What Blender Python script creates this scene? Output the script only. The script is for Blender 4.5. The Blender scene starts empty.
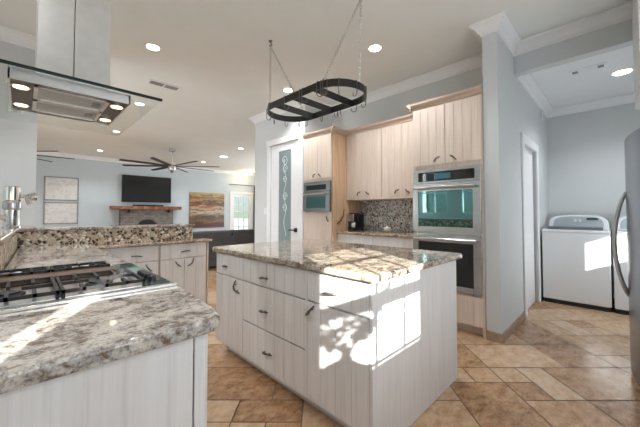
import bpy, bmesh, math, random
from mathutils import Vector, Matrix
random.seed(7)
PI = math.pi
SC = bpy.context.scene
COL = SC.collection

# ------------------------------------------------------------------ camera
cam_d = bpy.data.cameras.new('camera')
cam = bpy.data.objects.new('camera', cam_d); COL.objects.link(cam)
cam_d.sensor_width = 36.0
cam_d.lens = 297.93 / 640 * 36.0
cam_d.shift_y = -(213.5 - 204.52) / 640
cam_d.clip_start = 0.02
cam.location = (0, 0, 1.22)
yaw, pitch = math.radians(45.13), math.radians(1.5786)
cdir = Vector((math.cos(yaw)*math.cos(pitch), math.sin(yaw)*math.cos(pitch), math.sin(pitch)))
cam.rotation_euler = cdir.to_track_quat('-Z', 'Y').to_euler()
SC.camera = cam

# ------------------------------------------------------------------ world, sun, daylight, exposure
SC.view_settings.view_transform = 'Standard'
SC.view_settings.look = 'None'
SC.view_settings.gamma = 1.0
SC.view_settings.use_curve_mapping = False
SC.view_settings.exposure = 0.45
SC.cycles.use_denoising = True
SC.cycles.max_bounces = 10
SC.cycles.diffuse_bounces = 5
SC.cycles.glossy_bounces = 5
SC.cycles.transparent_max_bounces = 12
SC.cycles.caustics_reflective = True
SC.cycles.blur_glossy = 1.0
SC.cycles.sample_clamp_indirect = 0.0

wd = bpy.data.worlds.new('sky'); SC.world = wd
wd.use_nodes = True
wn = wd.node_tree.nodes; wl = wd.node_tree.links
bg = wn['Background']
sky = wn.new('ShaderNodeTexSky'); sky.sky_type = 'HOSEK_WILKIE'
sky.sun_direction = Vector((-0.43, -0.8, 0.36)).normalized(); sky.turbidity = 3.0; sky.ground_albedo = 0.4
wl.new(sky.outputs[0], bg.inputs[0]); bg.inputs[1].default_value = 3.0

def sun_lamp(direction, energy, angle, color):
    d = bpy.data.lights.new('sun', 'SUN'); o = bpy.data.objects.new('sun', d); COL.objects.link(o)
    d.energy = energy; d.angle = math.radians(angle); d.color = color
    o.rotation_euler = Vector(direction).to_track_quat('-Z', 'Y').to_euler(); o.location = (-3, -6, 4)
sun_lamp((0.534, 1.0, -0.43), 21.0, 0.6, (1.0, 0.97, 0.93))

def area(name, loc, direction, sx, sy, energy, color):
    d = bpy.data.lights.new(name, 'AREA'); o = bpy.data.objects.new(name, d); COL.objects.link(o)
    d.shape = 'RECTANGLE'; d.size = sx; d.size_y = sy; d.energy = energy; d.color = color
    o.location = loc; o.rotation_euler = Vector(direction).to_track_quat('-Z', 'Z').to_euler()
DAY = (0.86, 0.93, 1.0)
area('daylight_sink_window', (0.48, -0.72, 1.53), (0, 1, 0.0), 0.73, 0.88, 9, DAY)
area('added_fill_south', (1.75, -0.70, 1.75), (0, 1, 0.0), 1.3, 1.3, 14, DAY)  # general fill lamp, added at an invented window behind the camera
area('added_fill_living', (-2.80, 5.6, 1.6), (1, 0, 0), 1.8, 2.2, 90, DAY)  # fill lamp added to brighten the living room from its unseen west side
area('added_fill_living', (8.0, 9.0, 1.6), (-1, 0, 0), 4.0, 2.2, 120, DAY)  # second added fill, placed on the unseen east side
area('daylight_laundry_window', (4.67, -0.72, 1.14), (0, 1, 0.0), 0.36, 0.38, 8, DAY)

# ------------------------------------------------------------------ materials
MATS = {}
def new_mat(name):
    m = bpy.data.materials.new(name); m.use_nodes = True
    nt = m.node_tree; b = nt.nodes['Principled BSDF']
    MATS[name] = m
    return m, nt, b
def N(nt, t, **kw):
    n = nt.nodes.new(t)
    for k, v in kw.items(): setattr(n, k, v)
    return n
def ramp(nt, stops, interp='LINEAR'):
    r = N(nt, 'ShaderNodeValToRGB'); cr = r.color_ramp; cr.interpolation = interp
    while len(cr.elements) < len(stops): cr.elements.new(0.5)
    for e, (p, c) in zip(cr.elements, stops):
        e.position = p; e.color = (*c, 1)
    return r
def pos(nt, scale=(1, 1, 1), rot=(0, 0, 0)):
    g = N(nt, 'ShaderNodeNewGeometry'); mp = N(nt, 'ShaderNodeMapping')
    mp.inputs['Scale'].default_value = scale; mp.inputs['Rotation'].default_value = rot
    nt.links.new(g.outputs['Position'], mp.inputs['Vector'])
    return mp.outputs[0]
def noise(nt, vec, scale, detail=4, rough=0.55, dist=0.0):
    n = N(nt, 'ShaderNodeTexNoise'); n.inputs['Scale'].default_value = scale
    n.inputs['Detail'].default_value = detail; n.inputs['Roughness'].default_value = rough
    n.inputs['Distortion'].default_value = dist
    if vec is not None: nt.links.new(vec, n.inputs['Vector'])
    return n
def bump(nt, b, h, strength, dist=0.01):
    bp = N(nt, 'ShaderNodeBump'); bp.inputs['Strength'].default_value = strength; bp.inputs['Distance'].default_value = dist
    nt.links.new(h, bp.inputs['Height']); nt.links.new(bp.outputs[0], b.inputs['Normal'])
def mix(nt, fac, a, b_, mode='MIX'):
    m = N(nt, 'ShaderNodeMix', data_type='RGBA', blend_type=mode)
    for s, v in ((m.inputs[0], fac), (m.inputs[6], a), (m.inputs[7], b_)):
        if isinstance(v, (int, float)): s.default_value = v
        elif isinstance(v, tuple): s.default_value = (*v, 1)
        else: nt.links.new(v, s)
    return m.outputs[2]

def plain(name, col, rough=0.5, metal=0.0, var=0.04, vscale=3.0, spec=0.5, emit=None, estr=0.0, bumpy=0.0):
    m, nt, b = new_mat(name)
    v = pos(nt)
    n = noise(nt, v, vscale, 3)
    lo = tuple(max(0, c*(1-var)) for c in col); hi = tuple(min(1, c*(1+var)) for c in col)
    r = ramp(nt, [(0.3, lo), (0.7, hi)]); nt.links.new(n.outputs['Fac'], r.inputs[0])
    nt.links.new(r.outputs[0], b.inputs['Base Color'])
    b.inputs['Roughness'].default_value = rough; b.inputs['Metallic'].default_value = metal
    b.inputs['Specular IOR Level'].default_value = spec
    if emit:
        b.inputs['Emission Color'].default_value = (*emit, 1); b.inputs['Emission Strength'].default_value = estr
    if bumpy:
        n2 = noise(nt, v, 220, 2); bump(nt, b, n2.outputs['Fac'], bumpy, 0.004)
    return m

def wood(name, c0, c1, c2, rough=0.45, axis='z', fine=60):
    m, nt, b = new_mat(name)
    sc = {'z': (1, 1, 0.035), 'y': (1, 0.035, 1), 'x': (0.035, 1, 1)}[axis]
    v = pos(nt, sc)
    n1 = noise(nt, v, fine, 5, 0.62)
    n2 = noise(nt, v, 9, 3, 0.5, 0.6)
    r = ramp(nt, [(0.28, c0), (0.5, c1), (0.74, c2)]); nt.links.new(n1.outputs['Fac'], r.inputs[0])
    r2 = ramp(nt, [(0.3, (0.94, 0.93, 0.92)), (0.7, (1, 1, 1))]); nt.links.new(n2.outputs['Fac'], r2.inputs[0])
    nt.links.new(mix(nt, 1.0, r.outputs[0], r2.outputs[0], 'MULTIPLY'), b.inputs['Base Color'])
    b.inputs['Roughness'].default_value = rough
    bump(nt, b, n1.outputs['Fac'], 0.12, 0.003)
    return m

def granite(name, cream, grey, brown, dark, rough=0.06, share=0.52):
    m, nt, b = new_mat(name)
    v = pos(nt)
    stretched = pos(nt, (1, 1.9, 1.5), (0, 0, 0.55))
    med = noise(nt, v, 42, 7, 0.72, 0.35)
    light = ramp(nt, [(0.31, dark), (0.38, grey), (0.46, cream), (0.58, tuple(min(1, c*1.3) for c in cream)), (0.70, grey)])
    deep = ramp(nt, [(0.34, dark), (0.42, brown), (0.50, grey), (0.57, cream), (0.72, tuple(0.6*(x+y) for x, y in zip(cream, brown)))])
    for r in (light, deep): nt.links.new(med.outputs['Fac'], r.inputs[0])
    big = noise(nt, stretched, 4.0, 6, 0.62, 1.6)
    k = ramp(nt, [(share-0.05, (0, 0, 0)), (share+0.05, (1, 1, 1))]); nt.links.new(big.outputs['Fac'], k.inputs[0])
    c = mix(nt, k.outputs[0], light.outputs[0], deep.outputs[0])
    vein = noise(nt, stretched, 5.0, 6, 0.6, 1.6)
    rv = ramp(nt, [(0.58, (0, 0, 0)), (0.63, (1, 1, 1)), (0.68, (0, 0, 0))]); nt.links.new(vein.outputs['Fac'], rv.inputs[0])
    c = mix(nt, rv.outputs[0], c, mix(nt, 0.75, c, tuple(0.5*x for x in brown)))
    fine = noise(nt, v, 140, 3, 0.6)
    r3 = ramp(nt, [(0.32, (0.3, 0.27, 0.25)), (0.45, (1, 1, 1))]); nt.links.new(fine.outputs['Fac'], r3.inputs[0])
    nt.links.new(mix(nt, 0.8, c, mix(nt, 1.0, c, r3.outputs[0], 'MULTIPLY')), b.inputs['Base Color'])
    b.inputs['Roughness'].default_value = rough
    b.inputs['Specular IOR Level'].default_value = 0.55
    return m

def pebbles(name, scale, stops, grout):
    m, nt, b = new_mat(name)
    v0 = pos(nt)
    warp = noise(nt, v0, 14, 2)
    va = N(nt, 'ShaderNodeVectorMath', operation='MULTIPLY_ADD')
    nt.links.new(warp.outputs['Color'], va.inputs[0]); va.inputs[1].default_value = (0.02, 0.02, 0.02); nt.links.new(v0, va.inputs[2])
    vo = N(nt, 'ShaderNodeTexVoronoi', feature='F1'); vo.inputs['Scale'].default_value = scale
    ve = N(nt, 'ShaderNodeTexVoronoi', feature='DISTANCE_TO_EDGE'); ve.inputs['Scale'].default_value = scale
    nt.links.new(va.outputs[0], vo.inputs['Vector']); nt.links.new(va.outputs[0], ve.inputs['Vector'])
    sx = N(nt, 'ShaderNodeSeparateColor'); nt.links.new(vo.outputs['Color'], sx.inputs[0])
    r = ramp(nt, stops, 'CONSTANT'); nt.links.new(sx.outputs[0], r.inputs[0])
    e = ramp(nt, [(0.06, (0, 0, 0)), (0.12, (1, 1, 1))]); nt.links.new(ve.outputs['Distance'], e.inputs[0])
    nt.links.new(mix(nt, e.outputs[0], grout, r.outputs[0]), b.inputs['Base Color'])
    b.inputs['Roughness'].default_value = 0.3
    h = ramp(nt, [(0.05, (0, 0, 0)), (0.35, (1, 1, 1))]); nt.links.new(ve.outputs['Distance'], h.inputs[0])
    bump(nt, b, h.outputs[0], 0.7, 0.006)
    return m

def glass(name, tint, refl=1.0, fade=0.0):
    m = bpy.data.materials.new(name); m.use_nodes = True; nt = m.node_tree
    nt.nodes.remove(nt.nodes['Principled BSDF'])
    out = nt.nodes['Material Output']
    tr = N(nt, 'ShaderNodeBsdfTransparent'); tr.inputs[0].default_value = (*tint, 1)
    gl = N(nt, 'ShaderNodeBsdfGlossy'); gl.inputs['Roughness'].default_value = 0.02
    lw = N(nt, 'ShaderNodeLayerWeight'); lw.inputs[0].default_value = 0.5; pw = N(nt, 'ShaderNodeMath', operation='POWER'); pw.inputs[1].default_value = 5.0
    nt.links.new(lw.outputs['Facing'], pw.inputs[0])          # Schlick's curve, the same from either face of the sheet
    mt = N(nt, 'ShaderNodeMath', operation='MULTIPLY_ADD'); mt.inputs[1].default_value = 0.9*refl; mt.inputs[2].default_value = 0.04*refl
    nt.links.new(pw.outputs[0], mt.inputs[0])
    ms = N(nt, 'ShaderNodeMixShader'); nt.links.new(mt.outputs[0], ms.inputs[0])
    nt.links.new(tr.outputs[0], ms.inputs[1]); nt.links.new(gl.outputs[0], ms.inputs[2])
    last = ms.outputs[0]
    if fade:
        df = N(nt, 'ShaderNodeBsdfDiffuse'); df.inputs[0].default_value = (*tint, 1)
        m2 = N(nt, 'ShaderNodeMixShader'); m2.inputs[0].default_value = fade
        nt.links.new(last, m2.inputs[1]); nt.links.new(df.outputs[0], m2.inputs[2]); last = m2.outputs[0]
    nt.links.new(last, out.inputs[0]); MATS[name] = m
    return m

M = {}
M['wood'] = wood('whitewashed_oak', (0.66, 0.635, 0.625), (0.745, 0.73, 0.72), (0.79, 0.78, 0.775))
M['wood_warm_lit'] = wood('whitewashed_oak_warm_lit', (0.62, 0.51, 0.42), (0.71, 0.60, 0.51), (0.77, 0.67, 0.585))  # same whitewashed oak as above, with warmer light put into its colour
M['wood_x'] = wood('limed_oak_moulding', (0.42, 0.31, 0.24), (0.58, 0.45, 0.36), (0.66, 0.54, 0.45), axis='y')
M['oak'] = wood('natural_oak_panel', (0.40, 0.26, 0.15), (0.56, 0.38, 0.24), (0.64, 0.46, 0.31))
M['mantel'] = wood('live_edge_mantel', (0.10, 0.03, 0.015), (0.26, 0.10, 0.05), (0.42, 0.20, 0.10), axis='x', fine=30)
M['twig'] = wood('driftwood', (0.10, 0.05, 0.03), (0.20, 0.11, 0.06), (0.28, 0.17, 0.1))
M['granite'] = granite('granite_worktop', (0.50, 0.455, 0.40), (0.29, 0.28, 0.275), (0.19, 0.12, 0.075), (0.05, 0.045, 0.042))
M['granite_island'] = granite('brown_cream_granite', (0.44, 0.37, 0.29), (0.25, 0.215, 0.18), (0.17, 0.10, 0.06), (0.05, 0.045, 0.04))
M['granite_brown'] = granite('brown_granite', (0.46, 0.36, 0.27), (0.30, 0.25, 0.21), (0.20, 0.10, 0.06), (0.05, 0.04, 0.035))
M['pebble'] = pebbles('pebble_mosaic', 33, [(0, (0.018, 0.013, 0.01)), (0.24, (0.10, 0.055, 0.03)), (0.42, (0.66, 0.58, 0.47)), (0.58, (0.80, 0.75, 0.66)), (0.74, (0.26, 0.16, 0.10)), (0.86, (0.52, 0.42, 0.31))], (0.46, 0.37, 0.26))
M['pebble_grey'] = pebbles('grey_pebble_mosaic', 34, [(0, (0.015, 0.016, 0.018)), (0.25, (0.10, 0.11, 0.11)), (0.42, (0.55, 0.55, 0.52)), (0.65, (0.72, 0.71, 0.67)), (0.82, (0.25, 0.26, 0.25))], (0.62, 0.61, 0.57))
M['wall'] = plain('pale_blue_grey_paint', (0.62, 0.645, 0.65), 0.75, var=0.02, bumpy=0.05)
M['wall_blue'] = plain('light_blue_paint', (0.53, 0.60, 0.64), 0.8, var=0.02, bumpy=0.05)
M['ceiling'] = plain('warm_white_ceiling_paint', (0.76, 0.775, 0.75), 0.85, var=0.015)
M['white'] = plain('white_trim_paint', (0.82, 0.83, 0.84), 0.4, var=0.01)
M['appliance'] = plain('white_enamel', (0.82, 0.84, 0.86), 0.15, var=0.01)
M['steel'] = plain('brushed_stainless', (0.76, 0.74, 0.72), 0.28, 1.0, var=0.05, vscale=12)
M['oven_steel'] = plain('oven_stainless', (0.56, 0.57, 0.58), 0.27, 1.0, var=0.06, vscale=10)
M['dark_steel'] = plain('grey_stainless', (0.33, 0.35, 0.355), 0.27, 1.0, var=0.05, vscale=10)
M['chrome'] = plain('polished_chrome', (0.80, 0.80, 0.80), 0.08, 1.0, var=0.02)
M['fridge_steel'] = plain('dark_stainless', (0.25, 0.25, 0.265), 0.26, 1.0, var=0.05, vscale=8)
M['handle_steel'] = plain('satin_handle_steel', (0.50, 0.50, 0.50), 0.3, 1.0)
M['bronze'] = plain('dark_bronze', (0.15, 0.13, 0.12), 0.4, 0.7)
M['black'] = plain('black_plastic', (0.012, 0.012, 0.014), 0.35)
M['iron'] = plain('cast_iron', (0.02, 0.02, 0.022), 0.5, 0.3)
M['black_glass'] = plain('black_oven_glass', (0.004, 0.006, 0.007), 0.03, 0.0, spec=0.9)
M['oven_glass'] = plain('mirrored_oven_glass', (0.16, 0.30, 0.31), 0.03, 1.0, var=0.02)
M['cook_glass'] = plain('grey_green_ceramic_glass', (0.07, 0.10, 0.09), 0.05, 0.0, spec=0.9)
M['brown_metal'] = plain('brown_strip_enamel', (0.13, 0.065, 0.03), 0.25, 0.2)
M['hood_dark'] = plain('hood_underside_brown', (0.06, 0.045, 0.036), 0.35, 0.3)
M['filter'] = plain('mesh_filter_aluminium', (0.42, 0.43, 0.42), 0.4, 0.9, var=0.1, vscale=200)
M['rack'] = plain('black_iron_rack', (0.05, 0.05, 0.048), 0.35, 0.7)
M['chain'] = plain('zinc_chain', (0.55, 0.53, 0.50), 0.35, 0.9)
M['grout'] = plain('grey_brown_grout', (0.12, 0.085, 0.06), 0.8)
M['stone_base'] = plain('travertine_baseboard', (0.33, 0.23, 0.16), 0.4, var=0.25, vscale=14)
M['lamp'] = plain('warm_lamp_lens', (0.9, 0.85, 0.75), 0.5, emit=(1.0, 0.86, 0.66), estr=9.0)
M['lamp_cool'] = plain('daylight_tube_lens', (0.9, 0.95, 1.0), 0.5, emit=(0.75, 0.88, 1.0), estr=5.0)
M['lamp_hood'] = plain('halogen_lens', (0.9, 0.8, 0.6), 0.5, emit=(1.0, 0.72, 0.42), estr=2.2)
M['vent'] = plain('grey_vent_slats', (0.24, 0.245, 0.25), 0.6)
M['sofa'] = plain('charcoal_sofa_fabric', (0.085, 0.080, 0.080), 0.9, var=0.25, vscale=40, bumpy=0.2)
M['tv'] = plain('television_screen', (0.012, 0.013, 0.015), 0.18, spec=0.6)
M['curtain'] = plain('black_curtain', (0.015, 0.015, 0.02), 0.9)
M['blind'] = plain('white_roller_blind', (0.8, 0.8, 0.78), 0.8)
M['fan_blade'] = plain('dark_fan_blade', (0.040, 0.036, 0.034), 0.5)
M['grey_panel'] = plain('grey_control_panel', (0.40, 0.45, 0.48), 0.3)
M['lid_glass'] = plain('dark_lid_glass', (0.14, 0.16, 0.17), 0.06, spec=0.8)
M['frame_dark'] = plain('grey_picture_frame', (0.27, 0.26, 0.25), 0.5)
M['leaf'] = plain('green_leaf', (0.08, 0.16, 0.05), 0.6, var=0.3, vscale=20)
M['vase'] = plain('blue_glazed_vase', (0.2, 0.25, 0.3), 0.2)
M['grass'] = plain('pale_patio_paving', (0.40, 0.41, 0.42), 0.9, var=0.2, vscale=2)
M['bark'] = plain('tree_bark', (0.16, 0.13, 0.11), 0.9, var=0.3)
M['pane'] = glass('window_glass', (0.97, 0.99, 0.98))
M['canopy'] = glass('hood_canopy_glass', (0.97, 0.99, 0.982), 0.6, 0.01)
M['canopy_edge'] = plain('dark_green_glass_edge', (0.012, 0.018, 0.016), 0.3, spec=0.3)
M['frost'] = glass('etched_pantry_glass', (0.42, 0.52, 0.53), 1.2, 0.55)
M['etched_line'] = plain('etched_glass_line', (0.62, 0.70, 0.70), 0.6)
M['bowl'] = plain('cream_ceramic', (0.62, 0.55, 0.42), 0.3)

def tile_material():
    m, nt, b = new_mat('travertine_tile')
    at = N(nt, 'ShaderNodeAttribute', attribute_name='tile_shade')
    v = pos(nt, (1, 1.6, 1), (0, 0, 0.8))
    n = noise(nt, v, 9, 9, 0.78, 0.2)
    r = ramp(nt, [(0.24, (0.20, 0.095, 0.048)), (0.40, (0.40, 0.235, 0.125)), (0.54, (0.52, 0.345, 0.21)), (0.70, (0.60, 0.45, 0.315))])
    ad = N(nt, 'ShaderNodeMath', operation='MULTIPLY_ADD'); ad.inputs[1].default_value = 0.30
    sep = N(nt, 'ShaderNodeSeparateColor'); nt.links.new(at.outputs['Color'], sep.inputs[0])
    nt.links.new(sep.outputs[0], ad.inputs[0]); 
    sb = N(nt, 'ShaderNodeMath', operation='SUBTRACT'); sb.inputs[1].default_value = 0.15
    nt.links.new(n.outputs['Fac'], sb.inputs[0]); nt.links.new(sb.outputs[0], ad.inputs[2])
    nt.links.new(ad.outputs[0], r.inputs[0])
    nt.links.new(r.outputs[0], b.inputs['Base Color'])
    b.inputs['Roughness'].default_value = 0.24
    n2 = noise(nt, v, 45, 4); bump(nt, b, n2.outputs['Fac'], 0.06, 0.004)
    return m
M['tile'] = tile_material()

def stone_material():
    m, nt, b = new_mat('stacked_grey_stone')
    g = N(nt, 'ShaderNodeNewGeometry'); mp = N(nt, 'ShaderNodeMapping')
    mp.inputs['Rotation'].default_value = (PI/2, 0, 0); nt.links.new(g.outputs['Position'], mp.inputs[0])
    br = N(nt, 'ShaderNodeTexBrick'); br.inputs['Scale'].default_value = 4.0
    br.inputs['Color1'].default_value = (0.16, 0.145, 0.135, 1); br.inputs['Color2'].default_value = (0.25, 0.225, 0.20, 1)
    br.inputs['Mortar'].default_value = (0.06, 0.055, 0.05, 1); br.inputs['Mortar Size'].default_value = 0.012
    nt.links.new(mp.outputs[0], br.inputs['Vector'])
    nt.links.new(br.outputs['Color'], b.inputs['Base Color']); b.inputs['Roughness'].default_value = 0.8
    return m
M['stone'] = stone_material()

def painting_material():
    m, nt, b = new_mat('abstract_landscape_canvas')
    n = noise(nt, pos(nt, (0.30, 1, 1.0)), 5.0, 8, 0.72, 0.8)
    g = N(nt, 'ShaderNodeNewGeometry'); s = N(nt, 'ShaderNodeSeparateXYZ'); nt.links.new(g.outputs['Position'], s.inputs[0])
    mr = N(nt, 'ShaderNodeMapRange'); mr.inputs[1].default_value = 0.6; mr.inputs[2].default_value = 2.07
    nt.links.new(s.outputs[2], mr.inputs[0])
    ad = N(nt, 'ShaderNodeMath', operation='MULTIPLY_ADD'); ad.inputs[1].default_value = 0.55
    sb = N(nt, 'ShaderNodeMath', operation='SUBTRACT'); sb.inputs[1].default_value = 0.275
    nt.links.new(n.outputs['Fac'], ad.inputs[0]); nt.links.new(mr.outputs[0], ad.inputs[2]); nt.links.new(ad.outputs[0], sb.inputs[0])
    r = ramp(nt, [(0.02, (0.10, 0.02, 0.012)), (0.10, (0.05, 0.025, 0.018)), (0.20, (0.24, 0.10, 0.03)), (0.28, (0.05, 0.035, 0.03)), (0.38, (0.20, 0.13, 0.07)), (0.45, (0.52, 0.44, 0.31)),
                  (0.50, (0.10, 0.05, 0.03)), (0.57, (0.46, 0.34, 0.20)), (0.63, (0.26, 0.07, 0.03)), (0.70, (0.06, 0.035, 0.025)), (0.77, (0.40, 0.22, 0.07)), (0.85, (0.12, 0.07, 0.04)), (0.93, (0.46, 0.31, 0.12))])
    nt.links.new(sb.outputs[0], r.inputs[0])
    nt.links.new(r.outputs[0], b.inputs['Base Color']); b.inputs['Roughness'].default_value = 0.4
    return m
M['painting'] = painting_material()
def print_material():
    m, nt, b = new_mat('pale_line_print')
    n = noise(nt, pos(nt), 4, 3, 0.5, 2.5)
    r = ramp(nt, [(0.44, (0.60, 0.60, 0.60)), (0.49, (0.70, 0.69, 0.68)), (0.50, (0.52, 0.53, 0.54)), (0.51, (0.68, 0.68, 0.67))])
    nt.links.new(n.outputs['Fac'], r.inputs[0]); nt.links.new(r.outputs[0], b.inputs['Base Color']); b.inputs['Roughness'].default_value = 0.25
    return m
M['print'] = print_material()

# ------------------------------------------------------------------ mesh helpers
class MB:
    def __init__(s): s.v = []; s.f = []
    def box(s, x0, x1, y0, y1, z0, z1):
        x0, x1 = sorted((x0, x1)); y0, y1 = sorted((y0, y1)); z0, z1 = sorted((z0, z1))
        n = len(s.v)
        s.v += [(x0,y0,z0),(x1,y0,z0),(x1,y1,z0),(x0,y1,z0),(x0,y0,z1),(x1,y0,z1),(x1,y1,z1),(x0,y1,z1)]
        s.f += [tuple(n+i for i in q) for q in ((0,3,2,1),(4,5,6,7),(0,1,5,4),(1,2,6,5),(2,3,7,6),(3,0,4,7))]
        return s
    def prism(s, poly, z0, z1):                       # poly: list of (x, y), counter-clockwise
        n = len(s.v); k = len(poly)
        s.v += [(x, y, z0) for x, y in poly] + [(x, y, z1) for x, y in poly]
        s.f += [tuple(n+i for i in reversed(range(k))), tuple(n+k+i for i in range(k))]
        s.f += [(n+i, n+(i+1) % k, n+k+(i+1) % k, n+k+i) for i in range(k)]
        return s
    def sweep(s, prof, a, b, side, up=Vector((0, 0, 1))):   # profile [(outward, up)] carried straight from a to b
        a, b, side = Vector(a), Vector(b), Vector(side)
        n = len(s.v); k = len(prof)
        for p in (a, b): s.v += [tuple(p + side*o + up*u) for o, u in prof]
        s.f += [(n+i, n+(i+1) % k, n+k+(i+1) % k, n+k+i) for i in range(k)]
        s.f += [tuple(n+i for i in reversed(range(k))), tuple(n+k+i for i in range(k))]
        return s
    def tube(s, pts, r, seg=8, closed=False):
        pts = [Vector(p) for p in pts]; rs = r if isinstance(r, (list, tuple)) else [r]*len(pts)
        n0 = len(s.v); k = len(pts); ref = None
        for i, p in enumerate(pts):
            if closed: t = pts[(i+1) % k] - pts[i-1]
            else: t = pts[min(i+1, k-1)] - pts[max(i-1, 0)]
            t.normalize()
            if ref is None:
                ref = Vector((0, 0, 1)) if abs(t.z) < 0.9 else Vector((1, 0, 0))
            a = ref - t*ref.dot(t)
            if a.length < 1e-4: a = t.orthogonal()
            a.normalize(); c = t.cross(a); ref = a
            for j in range(seg):
                w = 2*PI*j/seg
                s.v.append(tuple(p + (a*math.cos(w) + c*math.sin(w))*rs[i]))
        for i in range(k if closed else k-1):
            for j in range(seg):
                a0 = n0+i*seg; b0 = n0+((i+1) % k)*seg
                s.f.append((a0+j, a0+(j+1) % seg, b0+(j+1) % seg, b0+j))
        if not closed:
            s.f.append(tuple(n0+j for j in reversed(range(seg)))); s.f.append(tuple(n0+(k-1)*seg+j for j in range(seg)))
        return s
    def lathe(s, prof, cx, cy, seg=24, cz=0.0):       # prof: (radius, z) from bottom to top
        n0 = len(s.v); k = len(prof)
        for r, z in prof:
            for j in range(seg):
                w = 2*PI*j/seg; s.v.append((cx+r*math.cos(w), cy+r*math.sin(w), cz+z))
        for i in range(k-1):
            for j in range(seg):
                a0 = n0+i*seg; b0 = a0+seg
                s.f.append((a0+j, a0+(j+1) % seg, b0+(j+1) % seg, b0+j))
        s.f.append(tuple(n0+j for j in reversed(range(seg)))); s.f.append(tuple(n0+(k-1)*seg+j for j in range(seg)))
        return s
    def cyl(s, p, q, r, seg=20): return s.tube([p, q], r, seg)
    def build(s, name, mat, parent=None, bevel=0.0, smooth=False, seg=2):
        off = Vector((0, 0, 0)); p = parent
        while p is not None: off += p.location; p = p.parent
        me = bpy.data.meshes.new(name)
        me.from_pydata([tuple(Vector(v) - off) for v in s.v], [], s.f)
        bm = bmesh.new(); bm.from_mesh(me); bmesh.ops.recalc_face_normals(bm, faces=bm.faces); bm.to_mesh(me); bm.free()
        me.materials.append(M[mat])
        o = bpy.data.objects.new(name, me); COL.objects.link(o)
        if parent is not None: o.parent = parent
        if smooth:
            for f in me.polygons: f.use_smooth = True
        if bevel:
            md = o.modifiers.new('edge', 'BEVEL'); md.width = bevel; md.segments = seg; md.limit_method = 'ANGLE'
            if seg > 2:
                for f in me.polygons: f.use_smooth = True
                md.harden_normals = True
        return o

def box(x0, x1, y0, y1, z0, z1): return MB().box(x0, x1, y0, y1, z0, z1)
def tag(o, label, cat, group=None):
    o['label'] = label; o['category'] = cat
    if group: o['group'] = group
    return o
def thing(name, loc, label, cat, group=None):
    o = bpy.data.objects.new(name, None); COL.objects.link(o); o.location = loc
    o.empty_display_size = 0.1
    return tag(o, label, cat, group)
def struct(o, label=None):
    o['kind'] = 'structure'
    if label: o['label'] = label
    return o

# face helpers: ('x', X) is a front looking towards -X, ('y', Y) a front looking towards -Y
def fb(mb, face, a0, a1, z0, z1, d0, d1):
    k, c = face
    if k == 'x': mb.box(c-d1, c-d0, a0, a1, z0, z1)
    else: mb.box(a0, a1, c-d1, c-d0, z0, z1)
    return mb
def fp(face, a, z, d):
    k, c = face
    return Vector((c-d, a, z)) if k == 'x' else Vector((a, c-d, z))
def planks(face, a0, a1, z0, z1, th=0.02, pitch=0.1, d=0.0):
    mb = MB(); n = max(1, round((a1-a0)/pitch)); w = (a1-a0)/n
    fb(mb, face, a0+0.002, a1-0.002, z0+0.002, z1-0.002, d, d+th-0.004)
    for i in range(n): fb(mb, face, a0+i*w+(0.0016 if i else 0), a0+(i+1)*w-(0.0016 if i < n-1 else 0), z0, z1, d+th-0.006, d+th)
    return mb
def arc_handle(face, a, z, length, angle, bow, parent, d=0.02, r=0.006):
    """twig shaped pull, standing off the front on two feet"""
    mb = MB(); pts = []; rs = []
    ca, sa = math.cos(angle), math.sin(angle)
    for i in range(9):
        t = i/8*2-1
        u = t*length/2; w = bow*(1-t*t)
        pts.append(fp(face, a+u*ca-w*sa, z+u*sa+w*ca, d+0.004+0.024*(1-t*t)))
        rs.append(r*(0.75+0.55*(1-abs(t))+0.25*(i % 2)))
    mb.tube(pts, rs, 7)
    for i in (2, 6):
        p = pts[i]; q = p.copy()
        if face[0] == 'x': q.x = face[1]-d
        else: q.y = face[1]-d
        mb.tube([q, p], r*0.8, 6)
    return mb.build('handle', 'bronze', parent, smooth=True)

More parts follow.
